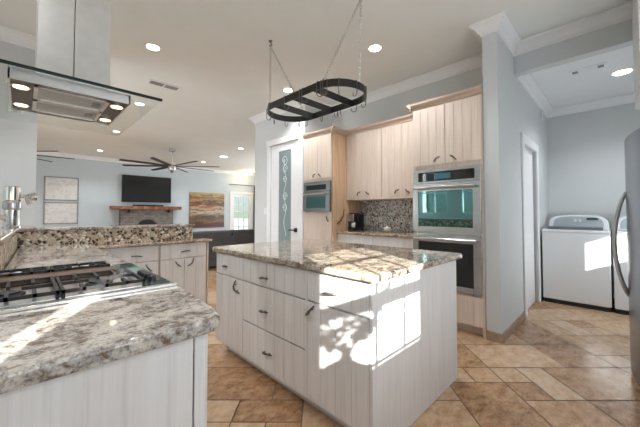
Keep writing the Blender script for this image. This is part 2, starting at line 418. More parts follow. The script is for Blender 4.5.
# ------------------------------------------------------------------ the setting
CEIL = 3.08
def floor_mesh():
    """opus pattern of large travertine tiles laid diagonally, one mesh"""
    U = 0.205; me = bpy.data.meshes.new('floor'); vs = []; fs = []; shade = []
    n = 92; used = [[False]*n for _ in range(n)]
    rnd = random.Random(11); c, s_ = math.cos(PI/4), math.sin(PI/4)
    def to_world(i, j):
        p, q = (i-n/2+0.35)*U, (j-n/2+0.2)*U
        return (2.6 + p*c - q*s_, 5.6 + p*s_ + q*c)
    sizes = [(3, 2), (2, 3), (2, 2), (2, 1), (1, 2), (1, 1)]
    wts = [4, 2, 4, 2, 2, 1.5]
    for j in range(n):
        for i in range(n):
            if used[j][i]: continue
            opts = []
            for (w, h), k in zip(sizes, wts):
                if i+w <= n and j+h <= n and all(not used[j+b][i+a] for a in range(w) for b in range(h)): opts.append(((w, h), k))
            (w, h), _ = rnd.choices(opts, [k for _, k in opts])[0]
            for a in range(w):
                for b in range(h): used[j+b][i+a] = True
            g = 0.0042/U
            quad = [to_world(i+g, j+g), to_world(i+w-g, j+g), to_world(i+w-g, j+h-g), to_world(i+g, j+h-g)]
            if any(x < -3.0 or x > 8.2 or y < -0.95 or y > 12.4 for x, y in quad):
                quad = [(min(max(x, -3.0), 8.2), min(max(y, -0.95), 12.4)) for x, y in quad]
            k = len(vs); vs += [(x, y, 0.0) for x, y in quad]; fs.append((k, k+1, k+2, k+3)); shade.append(rnd.random())
    k = len(vs); vs += [(-3.0, -0.95, -0.004), (8.2, -0.95, -0.004), (8.2, 12.4, -0.004), (-3.0, 12.4, -0.004)]; fs.append((k, k+1, k+2, k+3)); shade.append(0)
    k = len(vs); vs += [(-3.0, -0.95, -0.1), (8.2, -0.95, -0.1), (8.2, 12.4, -0.1), (-3.0, 12.4, -0.1)]; fs.append((k+3, k+2, k+1, k)); shade.append(0)
    me.from_pydata(vs, [], fs)
    me.materials.append(M['tile']); me.materials.append(M['grout'])
    at = me.color_attributes.new('tile_shade', 'FLOAT_COLOR', 'CORNER')
    li = 0
    for p, sh in zip(me.polygons, shade):
        for _ in p.vertices: at.data[li].color = (sh, sh, sh, 1); li += 1
    me.polygons[len(fs)-1].material_index = 1; me.polygons[len(fs)-2].material_index = 1
    o = bpy.data.objects.new('floor', me); COL.objects.link(o)
    return struct(o)
floor_mesh()
struct(box(-60, 70, -60, 70, -0.35, -0.25).build('ground', 'grass'))
struct(box(-3.0, 8.2, -0.95, 12.5, CEIL, CEIL+0.12).build('ceiling', 'ceiling'))
struct(box(3.97, 6.02, -0.80, 0.80, 2.87, 2.93).build('ceiling_laundry', 'white'))

def wall_with_holes(name, axis, c0, c1, a0, a1, z0, z1, holes, mat):
    """wall slab between c0 and c1 on its thin axis, running a0..a1, with rectangular openings (a, a, z, z)"""
    mb = MB()
    xs = sorted({a0, a1, *[h[0] for h in holes], *[h[1] for h in holes]})
    for p, q in zip(xs, xs[1:]):
        segs = [(z0, z1)]
        for h in holes:
            if h[0] <= p+1e-6 and h[1] >= q-1e-6:
                new = []
                for s0, s1 in segs:
                    if h[2] > s0: new.append((s0, min(h[2], s1)))
                    if h[3] < s1: new.append((max(h[3], s0), s1))
                segs = [t for t in new if t[1]-t[0] > 1e-6]
        for s0, s1 in segs:
            if axis == 'y': mb.box(p, q, c0, c1, s0, s1)
            else: mb.box(c0, c1, p, q, s0, s1)
    return struct(mb.build(name, mat))

W1 = (0.118, 0.848, 1.087, 1.973); W2 = (-1.035, -0.915, 1.087, 2.15); W5 = (-1.55, -1.12, 1.38, 1.66); W3 = (4.478, 4.86, 0.95, 1.33); W4 = (1.1, 2.4, 1.1, 2.4)
wall_with_holes('wall_south', 'y', -0.84, -0.78, -3.0, 6.1, 0, CEIL, [W1, W2, W3, W4, W5], 'wall')
wall_with_holes('wall_west', 'x', -2.46, -2.40, -0.84, 4.4, 0, CEIL, [(3.5, 4.3, 1.2, 2.45), (2.4, 3.12, 1.2, 2.45)], 'wall')
wall_with_holes('wall_living_west', 'x', -3.0, -2.9, 4.4, 12.4, 0, CEIL, [(4.7, 6.5, 0.5, 2.7)], 'wall_blue')
struct(box(-3.0, 0.09, 4.40, 4.50, 0, CEIL).build('wall_stub', 'wall'))
wall_with_holes('wall_north', 'y', 12.3, 12.42, -3.0, 8.2, 0, CEIL, [(6.62, 7.66, 0.0, 2.08)], 'wall_blue')
wall_with_holes('wall_living_east', 'x', 8.1, 8.2, 4.9, 12.3, 0, CEIL, [(7.0, 11.0, 0.5, 2.7)], 'wall_blue')
struct(box(3.2, 8.2, 4.92, 5.02, 0, CEIL).build('wall_pantry_north', 'wall'))
struct(box(3.855, 3.95, 0.93, 4.92, 0, CEIL).build('wall_east', 'wall'))
wall_with_holes('wall_pantry', 'x', 3.2, 3.30, 3.565, 4.92, 0, CEIL, [(3.70, 4.50, 0, 2.44)], 'wall')
struct(box(3.3, 3.855, 3.565, 3.62, 0, CEIL).build('wall_pantry_side', 'wall'))
wall_with_holes('wall_laundry_side', 'y', 0.80, 0.93, 3.2, 6.02, 0, CEIL, [(4.22, 5.0, 0, 2.06)], 'wall')
struct(box(6.0, 6.1, -0.84, 0.93, 0, CEIL).build('wall_laundry_back', 'wall'))
struct(box(3.855, 3.97, -0.78, 0.80, 2.77, CEIL).build('beam', 'wall'), 'painted header beam over the laundry opening')

# bar wall with raised ledge
struct(MB().box(-0.03, 1.51, 3.78, 3.98, 0, 1.05).build('wall_bar', 'pebble'), 'pebble mosaic bar wall behind the back counter')
struct(MB().prism([(-0.30, 2.065), (-0.086, 2.065), (-0.031, 3.78), (-0.031, 3.98), (-0.30, 3.98)], 0, 1.05).build('wall_bar_return', 'pebble'))
struct(MB().prism([(-0.9, 2.06), (-0.08, 2.06), (-0.018, 3.755), (0.088, 3.755), (0.088, 4.40), (-0.9, 4.40)], 1.05, 1.085).build('trim_1', 'granite_brown', bevel=0.006), 'brown granite ledge under the painted wall end')
struct(box(0.09, 1.53, 3.75, 4.03, 1.05, 1.078).build('trim_2', 'granite', bevel=0.006), 'thin granite cap along the pebble bar wall')

CROWN = [(0, -0.115), (0.012, -0.115), (0.016, -0.098), (0.03, -0.085), (0.05, -0.05), (0.075, -0.028), (0.092, -0.02), (0.095, 0), (0, 0)]
def crown(name, path, z=CEIL):
    """white crown moulding carried along a path with mitred corners, the room on the left"""
    mb = MB(); k = len(CROWN); P = [Vector(p) for p in path]
    for i, p in enumerate(P):
        ns = []
        for a, b in ((i-1, i), (i, i+1)):
            if a >= 0 and b < len(P): d = (P[b]-P[a]).normalized(); ns.append(Vector((-d.y, d.x)))
        if len(ns) == 1: m = ns[0]
        else: m = ns[0]+ns[1]; m = m*(2/m.length_squared)
        for o, u in CROWN: mb.v.append((p.x+m.x*o, p.y+m.y*o, z+u))
        if i:
            b0 = (i-1)*k
            mb.f += [(b0+q, b0+(q+1) % k, b0+k+(q+1) % k, b0+k+q) for q in range(k)]
    n = (len(P)-1)*k
    mb.f += [tuple(range(k)), tuple(n+q for q in range(k))]
    return struct(mb.build(name, 'white'), 'white crown moulding')
crown('trim_3', [(3.855, -0.78), (3.855, 0.80), (3.2, 0.80), (3.2, 0.93), (3.855, 0.93), (3.855, 3.565), (3.2, 3.565), (3.2, 5.02), (8.1, 5.02), (8.1, 12.3), (-2.9, 12.3), (-2.9, 4.50), (0.09, 4.50), (0.09, 4.40), (-2.4, 4.40)])
crown('trim_4', [(6.0, -0.78), (6.0, 0.80), (3.97, 0.80)], 2.87)
def baseboard(name, x0, x1, y0, y1): struct(box(x0, x1, y0, y1, 0, 0.085).build(name, 'stone_base', bevel=0.004))
baseboard('baseboard_column', 3.186, 3.2, 0.786, 0.93); baseboard('baseboard_laundry', 3.2, 4.12, 0.786, 0.80)

def window(name, axis, c, h, cols, bars, mat='white', fw=0.03, mw=0.016, depth=0.05, sill=True):
    """window: frame with its muntins, one pane mesh as a child"""
    a0, a1, z0, z1 = h; mb = MB(); d0, d1 = c-depth/2, c+depth/2
    def bx(p, q, r, s, e0=d0, e1=d1):
        if axis == 'y': mb.box(p, q, e0, e1, r, s)
        else: mb.box(e0, e1, p, q, r, s)
    bx(a0-0.001, a0+fw, z0, z1); bx(a1-fw, a1+0.001, z0, z1); bx(a0, a1, z0-0.001, z0+fw); bx(a0, a1, z1-fw, z1+0.001)
    for x in cols: bx(x-mw/2, x+mw/2, z0, z1, c-0.012, c+0.012)
    for z, w in bars: bx(a0, a1, z-w/2, z+w/2, c-0.012, c+0.012)
    o = mb.build(name, mat); struct(o)
    g = MB()
    if axis == 'y': g.box(a0+0.01, a1-0.01, c-0.003, c+0.003, z0+0.01, z1-0.01)
    else: g.box(c-0.003, c+0.003, a0+0.01, a1-0.01, z0+0.01, z1-0.01)
    g.build('pane', 'pane', o)
    return o
window('window_1', 'y', -0.81, W1, [0.368, 0.64], [(1.19, 0.018), (1.50, 0.075), (1.777, 0.018)], fw=0.012)
window('window_2', 'y', -0.81, W2, [], [(1.52, 0.04)], fw=0.012)
window('window_added_small', 'y', -0.81, W5, [], [], fw=0.012)  # unseen opening, added and sized to bounce a sun patch onto the ceiling
window('window_3', 'y', -0.81, W3, [], [], fw=0.008)
o4 = window('window_added_south', 'y', -0.81, W4, [], [(1.75, 0.04)])  # unseen window added to go with the south fill lamp
box(1.12, 2.38, -0.775, -0.77, 1.12, 2.42).build('added_blind', 'blind', o4)  # blind added behind the fill lamp, out of view
window('window_5', 'x', -2.43, (3.5, 4.3, 1.2, 2.45), [3.9], [(1.82, 0.04)])
window('window_6', 'x', -2.43, (2.4, 3.12, 1.2, 2.45), [2.76], [(1.82, 0.04)])
window('window_added_west', 'x', -2.95, (4.7, 6.5, 0.5, 2.7), [5.6], [(1.9, 0.04)])  # unseen window added for the west fill lamp
window('window_added_east', 'x', 8.15, (7.0, 11.0, 0.5, 2.7), [8.33, 9.66], [(1.9, 0.04)])  # unseen window added for the east fill lamp

# pantry door: white leaf with a tall etched glass light
def pantry_door():
    X = 3.2; mb = MB()
    for y0, y1, z1 in ((3.595, 3.70, 2.44), (4.50, 4.60, 2.44)): mb.box(X-0.018, X, y0, y1, 0, z1)
    mb.box(X-0.022, X, 3.58, 4.615, 2.44, 2.545)
    struct(mb.build('trim_30', 'white', bevel=0.004), 'white casing round the pantry door')
    lf = MB(); x0, x1 = 3.215, 3.255
    lf.box(x0, x1, 3.703, 3.93, 0.01, 2.435); lf.box(x0, x1, 4.285, 4.497, 0.01, 2.435)
    lf.box(x0, x1, 3.93, 4.285, 0.01, 0.25); lf.box(x0, x1, 3.93, 4.285, 2.31, 2.435)
    d = struct(lf.build('door_1', 'white', bevel=0.003), 'white pantry door with tall etched glass')
    g = box(3.228, 3.236, 3.925, 4.29, 0.24, 2.32).build('glass_panel', 'frost', d)
    sc = MB()                                          # etched scrolls standing slightly proud of the pane
    for cz, sgn, R in ((2.12, 1, 0.075), (1.98, -1, 0.065), (1.80, 1, 0.05), (1.50, -1, 0.06), (1.30, 1, 0.06)):
        pts = []
        for i in range(22):
            t = i/21*2.4*PI; rr = R*(1-0.6*i/21)
            pts.append((3.226, 4.107+sgn*rr*math.cos(t), cz+rr*math.sin(t)*1.3))
        sc.tube(pts, 0.006, 5)
    sc.tube([(3.226, 4.107+0.03*math.sin(i*0.9), 2.15-i*0.07) for i in range(20)], 0.005, 5)
    sc.build('etched_scroll', 'etched_line', g)
    h = MB(); h.cyl((3.215, 3.80, 0.93), (3.165, 3.80, 0.93), 0.014); h.lathe([(0.03, 0), (0.03, 0.01)], 0, 0) if False else None
    h.tube([(3.168, 3.79, 0.93), (3.164, 3.86, 0.932), (3.168, 3.93, 0.928)], 0.011, 8); h.box(3.207, 3.215, 3.765, 3.835, 0.895, 0.965)
    h.build('door_handle', 'black', d)
pantry_door()
def laundry_door():
    mb = MB()
    for x0, x1 in ((4.12, 4.23), (4.99, 5.09)): mb.box(x0, x1, 0.782, 0.80, 0, 2.06)
    mb.box(4.11, 5.10, 0.78, 0.80, 2.06, 2.16)
    struct(mb.build('trim_31', 'white', bevel=0.004), 'white casing round the laundry side door')
    d = struct(box(4.235, 4.985, 0.835, 0.87, 0.01, 2.055).build('door_2', 'white', bevel=0.003), 'white door in the laundry side wall')
    for z0, z1 in ((0.2, 0.95), (1.1, 1.9)): box(4.36, 4.86, 0.83, 0.836, z0, z1).build('panel', 'white', d, bevel=0.004)
    k = MB(); k.box(4.26, 4.30, 0.828, 0.836, 0.96, 1.03); k.cyl((4.285, 0.83, 0.995), (4.285, 0.80, 0.995), 0.02); k.build('door_handle', 'black', d)
laundry_door()
def french_door():
    mb = MB(); Y = 12.3
    for x0, x1 in ((6.55, 6.63), (7.65, 7.73)): mb.box(x0, x1, Y-0.025, Y, 0, 2.08)
    mb.box(6.53, 7.75, Y-0.03, Y, 2.08, 2.17)
    struct(mb.build('trim_32', 'white'), 'white casing of the far glazed door')
    lf = MB(); y0, y1 = Y+0.01, Y+0.05
    lf.box(6.63, 6.77, y0, y1, 0, 2.08); lf.box(7.51, 7.65, y0, y1, 0, 2.08); lf.box(6.77, 7.51, y0, y1, 0, 0.25); lf.box(6.77, 7.51, y0, y1, 1.95, 2.08)
    for i in (1, 2): lf.box(6.77+i*0.247-0.012, 6.77+i*0.247+0.012, y0+0.005, y1-0.005, 0.25, 1.95)
    for i in range(1, 5): lf.box(6.77, 7.51, y0+0.005, y1-0.005, 0.25+i*0.34-0.014, 0.25+i*0.34+0.014)
    d = struct(lf.build('door_3', 'white'), 'white glazed door with small panes in the far wall')
    box(6.77, 7.51, Y+0.027, Y+0.033, 0.25, 1.95).build('pane', 'pane', d)
french_door()

# ------------------------------------------------------------------ cabinets
def cab(name, loc, label, group=None): return thing(name, loc, label, 'cabinet', group)

# island: three units side by side
ISX = 1.25
F = ('x', ISX)
def island_unit(label, y0, y1, parts, ends):
    t = cab('island_cabinet', (1.77, (y0+y1)/2, 0), label, 'island base cabinets')
    b = MB(); b.box(ISX, 2.30, y0+0.0005, y1-0.0005, 0.10, 0.875); b.box(ISX+0.07, 2.24, y0+0.04 if 'n' in ends else y0+0.0005, y1-0.05 if 'f' in ends else y1-0.0005, 0, 0.10)
    b.build('body', 'wood', t)
    for nm, z0, z1, hd in parts:
        p = planks(F, y0+0.003, y1-(0.02 if 'n' in ends else 0.003), z0, z1, 0.02, 0.105).build(nm, 'wood', t, bevel=0.0015)
        if hd: arc_handle(F, hd[0], hd[1], hd[2], hd[3], hd[4], p)
    return t
u1 = island_unit('whitewashed island cabinet farthest from the camera with one drawer over a door', 2.09, 2.545,
    [('drawer', 0.695, 0.868, (2.365, 0.765, 0.06, 0, 0.004)), ('door', 0.105, 0.685, (2.165, 0.628, 0.11, 1.0, -0.024))], 'f')
u2 = island_unit('whitewashed middle island cabinet with three stacked drawers', 1.364, 2.09,
    [('drawer', 0.695, 0.868, (1.80, 0.75, 0.10, -0.1, 0.008)), ('drawer', 0.392, 0.685, (1.80, 0.515, 0.10, -0.1, 0.008)), ('drawer', 0.105, 0.382, (1.755, 0.235, 0.11, -0.1, 0.010))], '')
u3 = island_unit('whitewashed near island cabinet with sunlit drawer over a single door', 0.886, 1.364,
    [('drawer', 0.695, 0.868, (1.155, 0.762, 0.11, -0.1, 0.010)), ('door', 0.105, 0.685, (1.318, 0.635, 0.10, -0.8, -0.010))], 'n')
MB().box(1.228, 2.30, 0.868, 0.8855, 0.0, 0.875).build('end_panel', 'wood', u3, bevel=0.002)
MB().box(1.229, 1.2495, 1.3455, 1.3635, 0.105, 0.87).build('stile', 'wood', u3)
def slab(name, poly, z0, z1, mat, label, bevel=0.012):
    o = MB().prism(poly, z0, z1).build(name, mat, bevel=bevel, seg=4)
    return tag(o, label, 'countertop')
def rounded(x0, x1, y0, y1, r, n=5):
    pts = []
    for cx, cy, a in ((x1-r, y1-r, 0), (x0+r, y1-r, 90), (x0+r, y0+r, 180), (x1-r, y0+r, 270)):
        for i in range(n+1):
            w = math.radians(a+90*i/n); pts.append((cx+r*math.cos(w), cy+r*math.sin(w)))
    return pts
slab('island_countertop', rounded(1.205, 2.36, 0.835, 2.60, 0.03), 0.876, 0.915, 'granite_island', 'polished brown and cream granite top on the kitchen island')

# near left run with its end panel
t = cab('base_cabinet', (-0.4, 1.6, 0), 'white base cabinet under the cooktop, its plain end panel facing the camera')
MB().box(-1.4, -0.40, -0.19, 0.86, 0.0, 0.873).box(-1.4, 0.385, 0.89, 2.055, 0.10, 0.873).box(-0.02, 0.385, 2.055, 3.62, 0.10, 0.873).box(-1.3, 0.33, 0.95, 2.05, 0, 0.10).box(-0.02, 0.33, 2.05, 3.60, 0, 0.10).build('body', 'wood', t)
MB().box(-1.4, 0.352, 0.868, 0.89, 0, 0.873).build('end_panel', 'wood', t)
MB().box(0.355, 0.386, 0.864, 0.89, 0, 0.873).build('stile', 'wood', t, bevel=0.002)
for a, b in ((0.90, 1.30), (1.31, 2.07), (2.08, 2.85)):
    p = MB().box(0.39, 0.41, a, b, 0.11, 0.86).build('door', 'wood', t, bevel=0.002)
slab('peninsula_countertop', [(-1.45, -0.195), (-0.36, -0.195), (-0.36, 0.828), (0.375, 0.828), (0.405, 0.835), (0.43, 0.86), (0.445, 0.92), (0.478, 1.35), (0.475, 3.58), (0.475, 3.775), (-0.022, 3.775), (-0.08, 2.06), (-1.45, 2.06)],
     0.874, 0.915, 'granite', 'grey and cream granite worktop holding the cooktop in the left foreground')

# bar cabinets at the back
FB = ('y', 3.64)
def bar_unit(label, x0, x1, parts):
    t = cab('bar_cabinet', ((x0+x1)/2, 3.7, 0), label, 'bar cabinets below the pebble wall')
    MB().box(x0+0.0005, x1-0.0005, 3.64, 3.775, 0.095, 0.863).box(x0+0.01, x1-0.05, 3.70, 3.77, 0, 0.095).build('body', 'wood_warm_lit', t)
    for nm, a0, a1, z0, z1, hd in parts:
        p = planks(FB, a0, a1, z0, z1, 0.02, 0.105).build(nm, 'wood', t, bevel=0.0015)
        arc_handle(FB, *hd, p, r=0.0055)
    return t
bar_unit('whitewashed bar cabinet partly hidden by the cooktop, one wide drawer', 0.50, 1.083,
    [('drawer', 0.505, 1.075, 0.695, 0.857, (0.86, 0.755, 0.10, -0.1, 0.008)), ('door', 0.505, 1.075, 0.10, 0.685, (0.98, 0.62, 0.1, -0.9, -0.012))])
bu = bar_unit('whitewashed bar cabinet at the open end, one drawer over two doors', 1.085, 1.625,
    [('drawer', 1.095, 1.615, 0.695, 0.857, (1.37, 0.765, 0.11, 0.05, 0.008)), ('door', 1.095, 1.352, 0.10, 0.685, (1.285, 0.63, 0.09, -0.75, -0.014)), ('door', 1.358, 1.615, 0.10, 0.685, (1.425, 0.635, 0.11, 0.9, -0.014))])
MB().box(1.626, 1.645, 3.62, 3.78, 0, 0.863).build('end_panel', 'wood_warm_lit', bu, bevel=0.002)
slab('bar_countertop', [(0.476, 3.575), (1.66, 3.575), (1.68, 3.595), (1.68, 3.78), (0.476, 3.78)], 0.864, 0.892, 'granite_brown', 'slim brown granite counter along the pebble bar wall', 0.008)

# tall oven cabinet on the right
FO = ('x', 3.2)
CR = [(0, 0), (0.012, 0), (0.016, 0.02), (0.045, 0.05), (0.05, 0.075), (0, 0.075)]
def cab_crown(mb, a, b, side, z=2.40): return mb.sweep(CR, (*a, z), (*b, z), (*side, 0))
t = cab('oven_cabinet', (3.5, 1.3, 0), 'tall whitewashed oak cabinet around the double oven, two doors above and a panel below')
oc = MB().box(3.2, 3.85, 0.935, 0.96, 0.0, 2.40).box(3.2, 3.85, 1.655, 1.68, 0.09, 2.40).box(3.2, 3.85, 0.96, 1.655, 1.70, 2.40).box(3.2, 3.85, 0.96, 1.655, 0.09, 0.395).box(3.27, 3.85, 0.96, 1.655, 0, 0.09).box(3.80, 3.85, 0.96, 1.655, 0.395, 1.70)
oc.build('body', 'wood_warm_lit', t)
for a0, a1, h in ((0.945, 1.298, (1.215, 1.80, 0.085, 0.72, 0.006)), (1.304, 1.668, (1.39, 1.80, 0.085, -0.72, 0.006))):
    p = planks(FO, a0, a1, 1.745, 2.39, 0.02, 0.09).build('door', 'wood_warm_lit', t, bevel=0.0015)
    arc_handle(FO, *h, p)
planks(FO, 0.95, 1.668, 0.10, 0.385, 0.02, 0.09).build('drawer', 'wood_warm_lit', t, bevel=0.0015)
cr = MB(); cab_crown(cr, (3.2, 0.935), (3.2, 1.73), (-1, 0)); cab_crown(cr, (3.15, 1.68), (3.85, 1.68), (0, 1)); cr.build('crown_moulding', 'wood_x', t)

t = thing('wall_oven', (3.2, 1.306, 0.40), 'stainless double wall oven with mirrored glass doors between whitewashed oak panels', 'oven')
MB().box(3.19, 3.75, 0.965, 1.650, 0.405, 1.69).build('body', 'oven_steel', t)
cp = MB().box(3.168, 3.19, 0.95, 1.665, 1.545, 1.695).build('control_panel', 'oven_steel', t, bevel=0.004)
MB().box(3.163, 3.169, 1.01, 1.60, 1.565, 1.665).build('display', 'black_glass', cp)
MB().box(3.1615, 3.1635, 1.24, 1.40, 1.585, 1.645).build('touch_screen', 'oven_glass', cp)
def oven_door(z0, z1, g):
    d = MB(); w0, w1 = 0.95, 1.665; a0, a1, b0, b1 = 1.025, 1.60, z0+0.06, z1-0.08
    d.box(3.155, 3.19, w0, a0, z0, z1); d.box(3.155, 3.19, a1, w1, z0, z1); d.box(3.155, 3.19, a0, a1, z0, b0); d.box(3.155, 3.19, a0, a1, b1, z1)
    o = d.build('door', 'oven_steel', t, bevel=0.003)
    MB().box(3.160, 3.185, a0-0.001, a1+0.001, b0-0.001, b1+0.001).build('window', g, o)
    h = MB(); z = z1-0.045
    h.tube([(3.105, 0.985, z), (3.105, 1.63, z)], 0.013, 12)
    for y in (1.02, 1.595): h.tube([(3.156, y, z), (3.105, y, z)], 0.010, 8)
    h.build('handle', 'handle_steel', o, smooth=False)
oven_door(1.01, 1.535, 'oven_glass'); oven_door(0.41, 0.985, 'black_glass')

# tall microwave cabinet
t = cab('microwave_cabinet', (3.5, 3.25, 0), 'tall whitewashed oak cabinet around the small oven, beside the pantry door')
MB().box(3.2, 3.84, 2.96, 2.975, 0, 2.40).box(3.2, 3.84, 3.545, 3.56, 0, 2.40).box(3.2, 3.84, 2.975, 3.545, 1.70, 2.40).box(3.2, 3.84, 2.975, 3.545, 0.09, 1.235).box(3.27, 3.84, 2.975, 3.545, 0, 0.09).box(3.78, 3.84, 2.975, 3.545, 1.235, 1.70).build('body', 'wood_warm_lit', t)
MB().box(3.197, 3.845, 2.94, 2.96, 0, 2.40).build('side_panel', 'oak', t)
for a0, a1, h in ((2.97, 3.253, (3.20, 1.79, 0.075, 0.8, 0.006)), (3.259, 3.55, (3.315, 1.79, 0.075, -0.8, 0.006))):
    p = planks(FO, a0, a1, 1.74, 2.39, 0.02, 0.095).build('door', 'wood_warm_lit', t, bevel=0.0015); arc_handle(FO, *h, p)
p = planks(FO, 2.97, 3.55, 0.10, 1.205, 0.02, 0.095).build('door', 'wood_warm_lit', t, bevel=0.0015); arc_handle(FO, 3.04, 1.13, 0.10, 1.1, 0.012, p)
cr = MB(); cab_crown(cr, (3.2, 2.89), (3.2, 3.56), (-1, 0)); cab_crown(cr, (3.15, 2.94), (3.53, 2.94), (0, -1)); cr.build('crown_moulding', 'wood_x', t)

t = thing('microwave_oven', (3.2, 3.26, 1.235), 'small stainless built-in oven in the tall cabinet by the pantry', 'microwave')
MB().box(3.19, 3.70, 2.985, 3.54, 1.24, 1.695).build('body', 'dark_steel', t)
cp = MB().box(3.165, 3.19, 2.975, 3.55, 1.545, 1.69).build('control_panel', 'dark_steel', t, bevel=0.003)
MB().box(3.161, 3.166, 3.06, 3.485, 1.57, 1.645).build('display', 'black_glass', cp)
d = MB().box(3.155, 3.19, 2.975, 3.55, 1.235, 1.54).build('door', 'dark_steel', t, bevel=0.003)
MB().box(3.151, 3.156, 3.06, 3.475, 1.29, 1.465).build('window', 'oven_glass', d)
h = MB().tube([(3.11, 3.04, 1.50), (3.11, 3.49, 1.50)], 0.011, 10)
for y in (3.07, 3.46): h.tube([(3.156, y, 1.50), (3.11, y, 1.50)], 0.008, 8)
h.build('handle', 'handle_steel', d)

# wall cabinets over the coffee counter
FU = ('x', 3.515)
def wall_unit(y0, y1, label, x_extra=0):
    t = cab('hanging_cabinet', (3.7, (y0+y1)/2, 1.41), label, 'wall cabinets over the coffee counter')
    MB().box(3.515, 3.85, y0, y1, 1.44, 2.40).box(3.495, 3.85, y0, y1, 1.41, 1.44).build('body', 'wood_warm_lit', t)
    m = (y0+y1)/2
    for a0, a1, h in ((y0+0.003, m-0.001, (m-0.075, 1.50, 0.085, 0.7, 0.006)), (m+0.001, y1-0.003, (m+0.075, 1.50, 0.085, -0.7, 0.006))):
        p = planks(FU, a0, a1, 1.445, 2.39, 0.02, 0.105).build('door', 'wood_warm_lit', t, bevel=0.0012); arc_handle(FU, *h, p)
    cab_crown(MB(), (3.515, y0), (3.515, y1), (-1, 0)).build('crown_moulding', 'wood_x', t)
wall_unit(1.682, 2.305, 'whitewashed oak wall cabinet next to the tall oven cabinet')
wall_unit(2.308, 2.938, 'whitewashed oak wall cabinet above the coffee maker')
t = cab('base_cabinet', (3.55, 2.3, 0), 'whitewashed oak base cabinet under the coffee counter, mostly behind the island')
MB().box(3.30, 3.85, 1.684, 2.938, 0.09, 0.915).box(3.36, 3.85, 1.684, 2.938, 0, 0.09).build('body', 'wood_warm_lit', t)
for a0, a1 in ((1.69, 2.305), (2.315, 2.935)): planks(('x', 3.30), a0, a1, 0.68, 0.908, 0.015, 0.1).build('drawer', 'wood', t); planks(('x', 3.30), a0, a1, 0.10, 0.672, 0.015, 0.1).build('door', 'wood', t)
slab('coffee_countertop', [(3.27, 1.683), (3.84, 1.683), (3.84, 2.938), (3.27, 2.938)], 0.916, 0.95, 'granite_brown', 'dark brown granite counter under the wall cabinets', 0.006)
struct(box(3.838, 3.8545, 1.683, 2.938, 0.951, 1.409).build('wall_backsplash', 'pebble_grey'), 'grey pebble mosaic backsplash')

def outlet(y, z, label, n):
    t = thing('outlet', (3.838, y, z), label, 'outlet', None)
    p = MB().box(3.832, 3.8378, y-0.038, y+0.038, z-0.06, z+0.06).build('cover_plate', 'white', t, bevel=0.002)
    for dz in (-0.022, 0.022): MB().box(3.830, 3.8325, y-0.016, y+0.016, z+dz-0.015, z+dz+0.015).build('socket', 'appliance', p)
outlet(2.83, 1.11, 'white outlet plate in the backsplash right beside the coffee maker', 0)
outlet(2.00, 1.10, 'white outlet plate at the backsplash end near the tall oven', 0)

t = thing('coffee_maker', (3.6, 2.87, 0.95), 'black and silver coffee maker on the brown counter', 'coffee maker')
MB().box(3.50, 3.74, 2.79, 2.975-0.06, 0.951, 0.99).build('base', 'black', t, bevel=0.006)
MB().box(3.64, 3.74, 2.79, 2.915, 0.99, 1.20).build('water_tank', 'black', t, bevel=0.008)
MB().box(3.50, 3.66, 2.80, 2.905, 1.115, 1.215).build('brew_head', 'black', t, bevel=0.012)
MB().box(3.492, 3.505, 2.80, 2.905, 1.09, 1.20).build('front_plate', 'steel', t, bevel=0.004)
MB().lathe([(0.032, 0), (0.036, 0.02), (0.036, 0.07), (0.033, 0.085)], 3.56, 2.85, 18, 0.991).build('mug', 'steel', t, smooth=True)
MB().box(3.49, 3.62, 2.915, 2.93, 0.951, 1.20).build('side_frame', 'steel', t, bevel=0.004)
t = thing('bowl', (3.62, 2.30, 0.951), 'small lidded cream bowl on the brown counter by the backsplash', 'bowl')
MB().lathe([(0.028, 0), (0.045, 0.012), (0.05, 0.04), (0.046, 0.05)], 3.62, 2.30, 20, 0.951).build('body', 'bowl', t, smooth=True)
MB().lathe([(0.052, 0.05), (0.05, 0.06), (0.02, 0.068), (0.010, 0.08), (0.006, 0.088)], 3.62, 2.30, 20, 0.951).build('lid', 'appliance', t, smooth=True)
tw = MB().tube([(3.27, 2.93, 1.06), (3.31, 2.925, 1.085), (3.345, 2.92, 1.10), (3.37, 2.925, 1.14), (3.40, 2.92, 1.165), (3.415, 2.928, 1.215), (3.435, 2.93, 1.275)], [0.007, 0.013, 0.012, 0.014, 0.012, 0.010, 0.005], 8).build('driftwood_ornament', 'twig', smooth=True)
tag(tw, 'dark twisted driftwood branch fixed to the tan cabinet side', 'ornament')

# ------------------------------------------------------------------ cooktop and hood
t = thing('cooktop', (0.05, 1.7, 0.915), 'black gas cooktop with cast iron grates set in the granite worktop', 'cooktop')
CX0, CX1, CY0, CY1 = -0.46, 0.462, 1.325, 2.06
MB().box(CX0, CX1, CY0, CY1, 0.9155, 0.922).build('glass_base', 'cook_glass', t, bevel=0.002)
MB().box(CX0-0.004, CX1+0.002, CY0-0.012, CY0-0.001, 0.9155, 0.926).build('front_rim', 'steel', t, bevel=0.002)
MB().box(CX0, CX1-0.01, CY0+0.012, CY0+0.02, 0.922, 0.925).build('front_trim', 'steel', t)
for y0, y1 in ((1.38, 1.70), (1.90, 2.04)): MB().box(CX0+0.02, 0.36, y0, y1, 0.922, 0.925).build('burner_tray', 'steel', t)
MB().box(CX0+0.01, 0.34, 1.725, 1.885, 0.922, 0.942).build('center_strip', 'brown_metal', t, bevel=0.003)
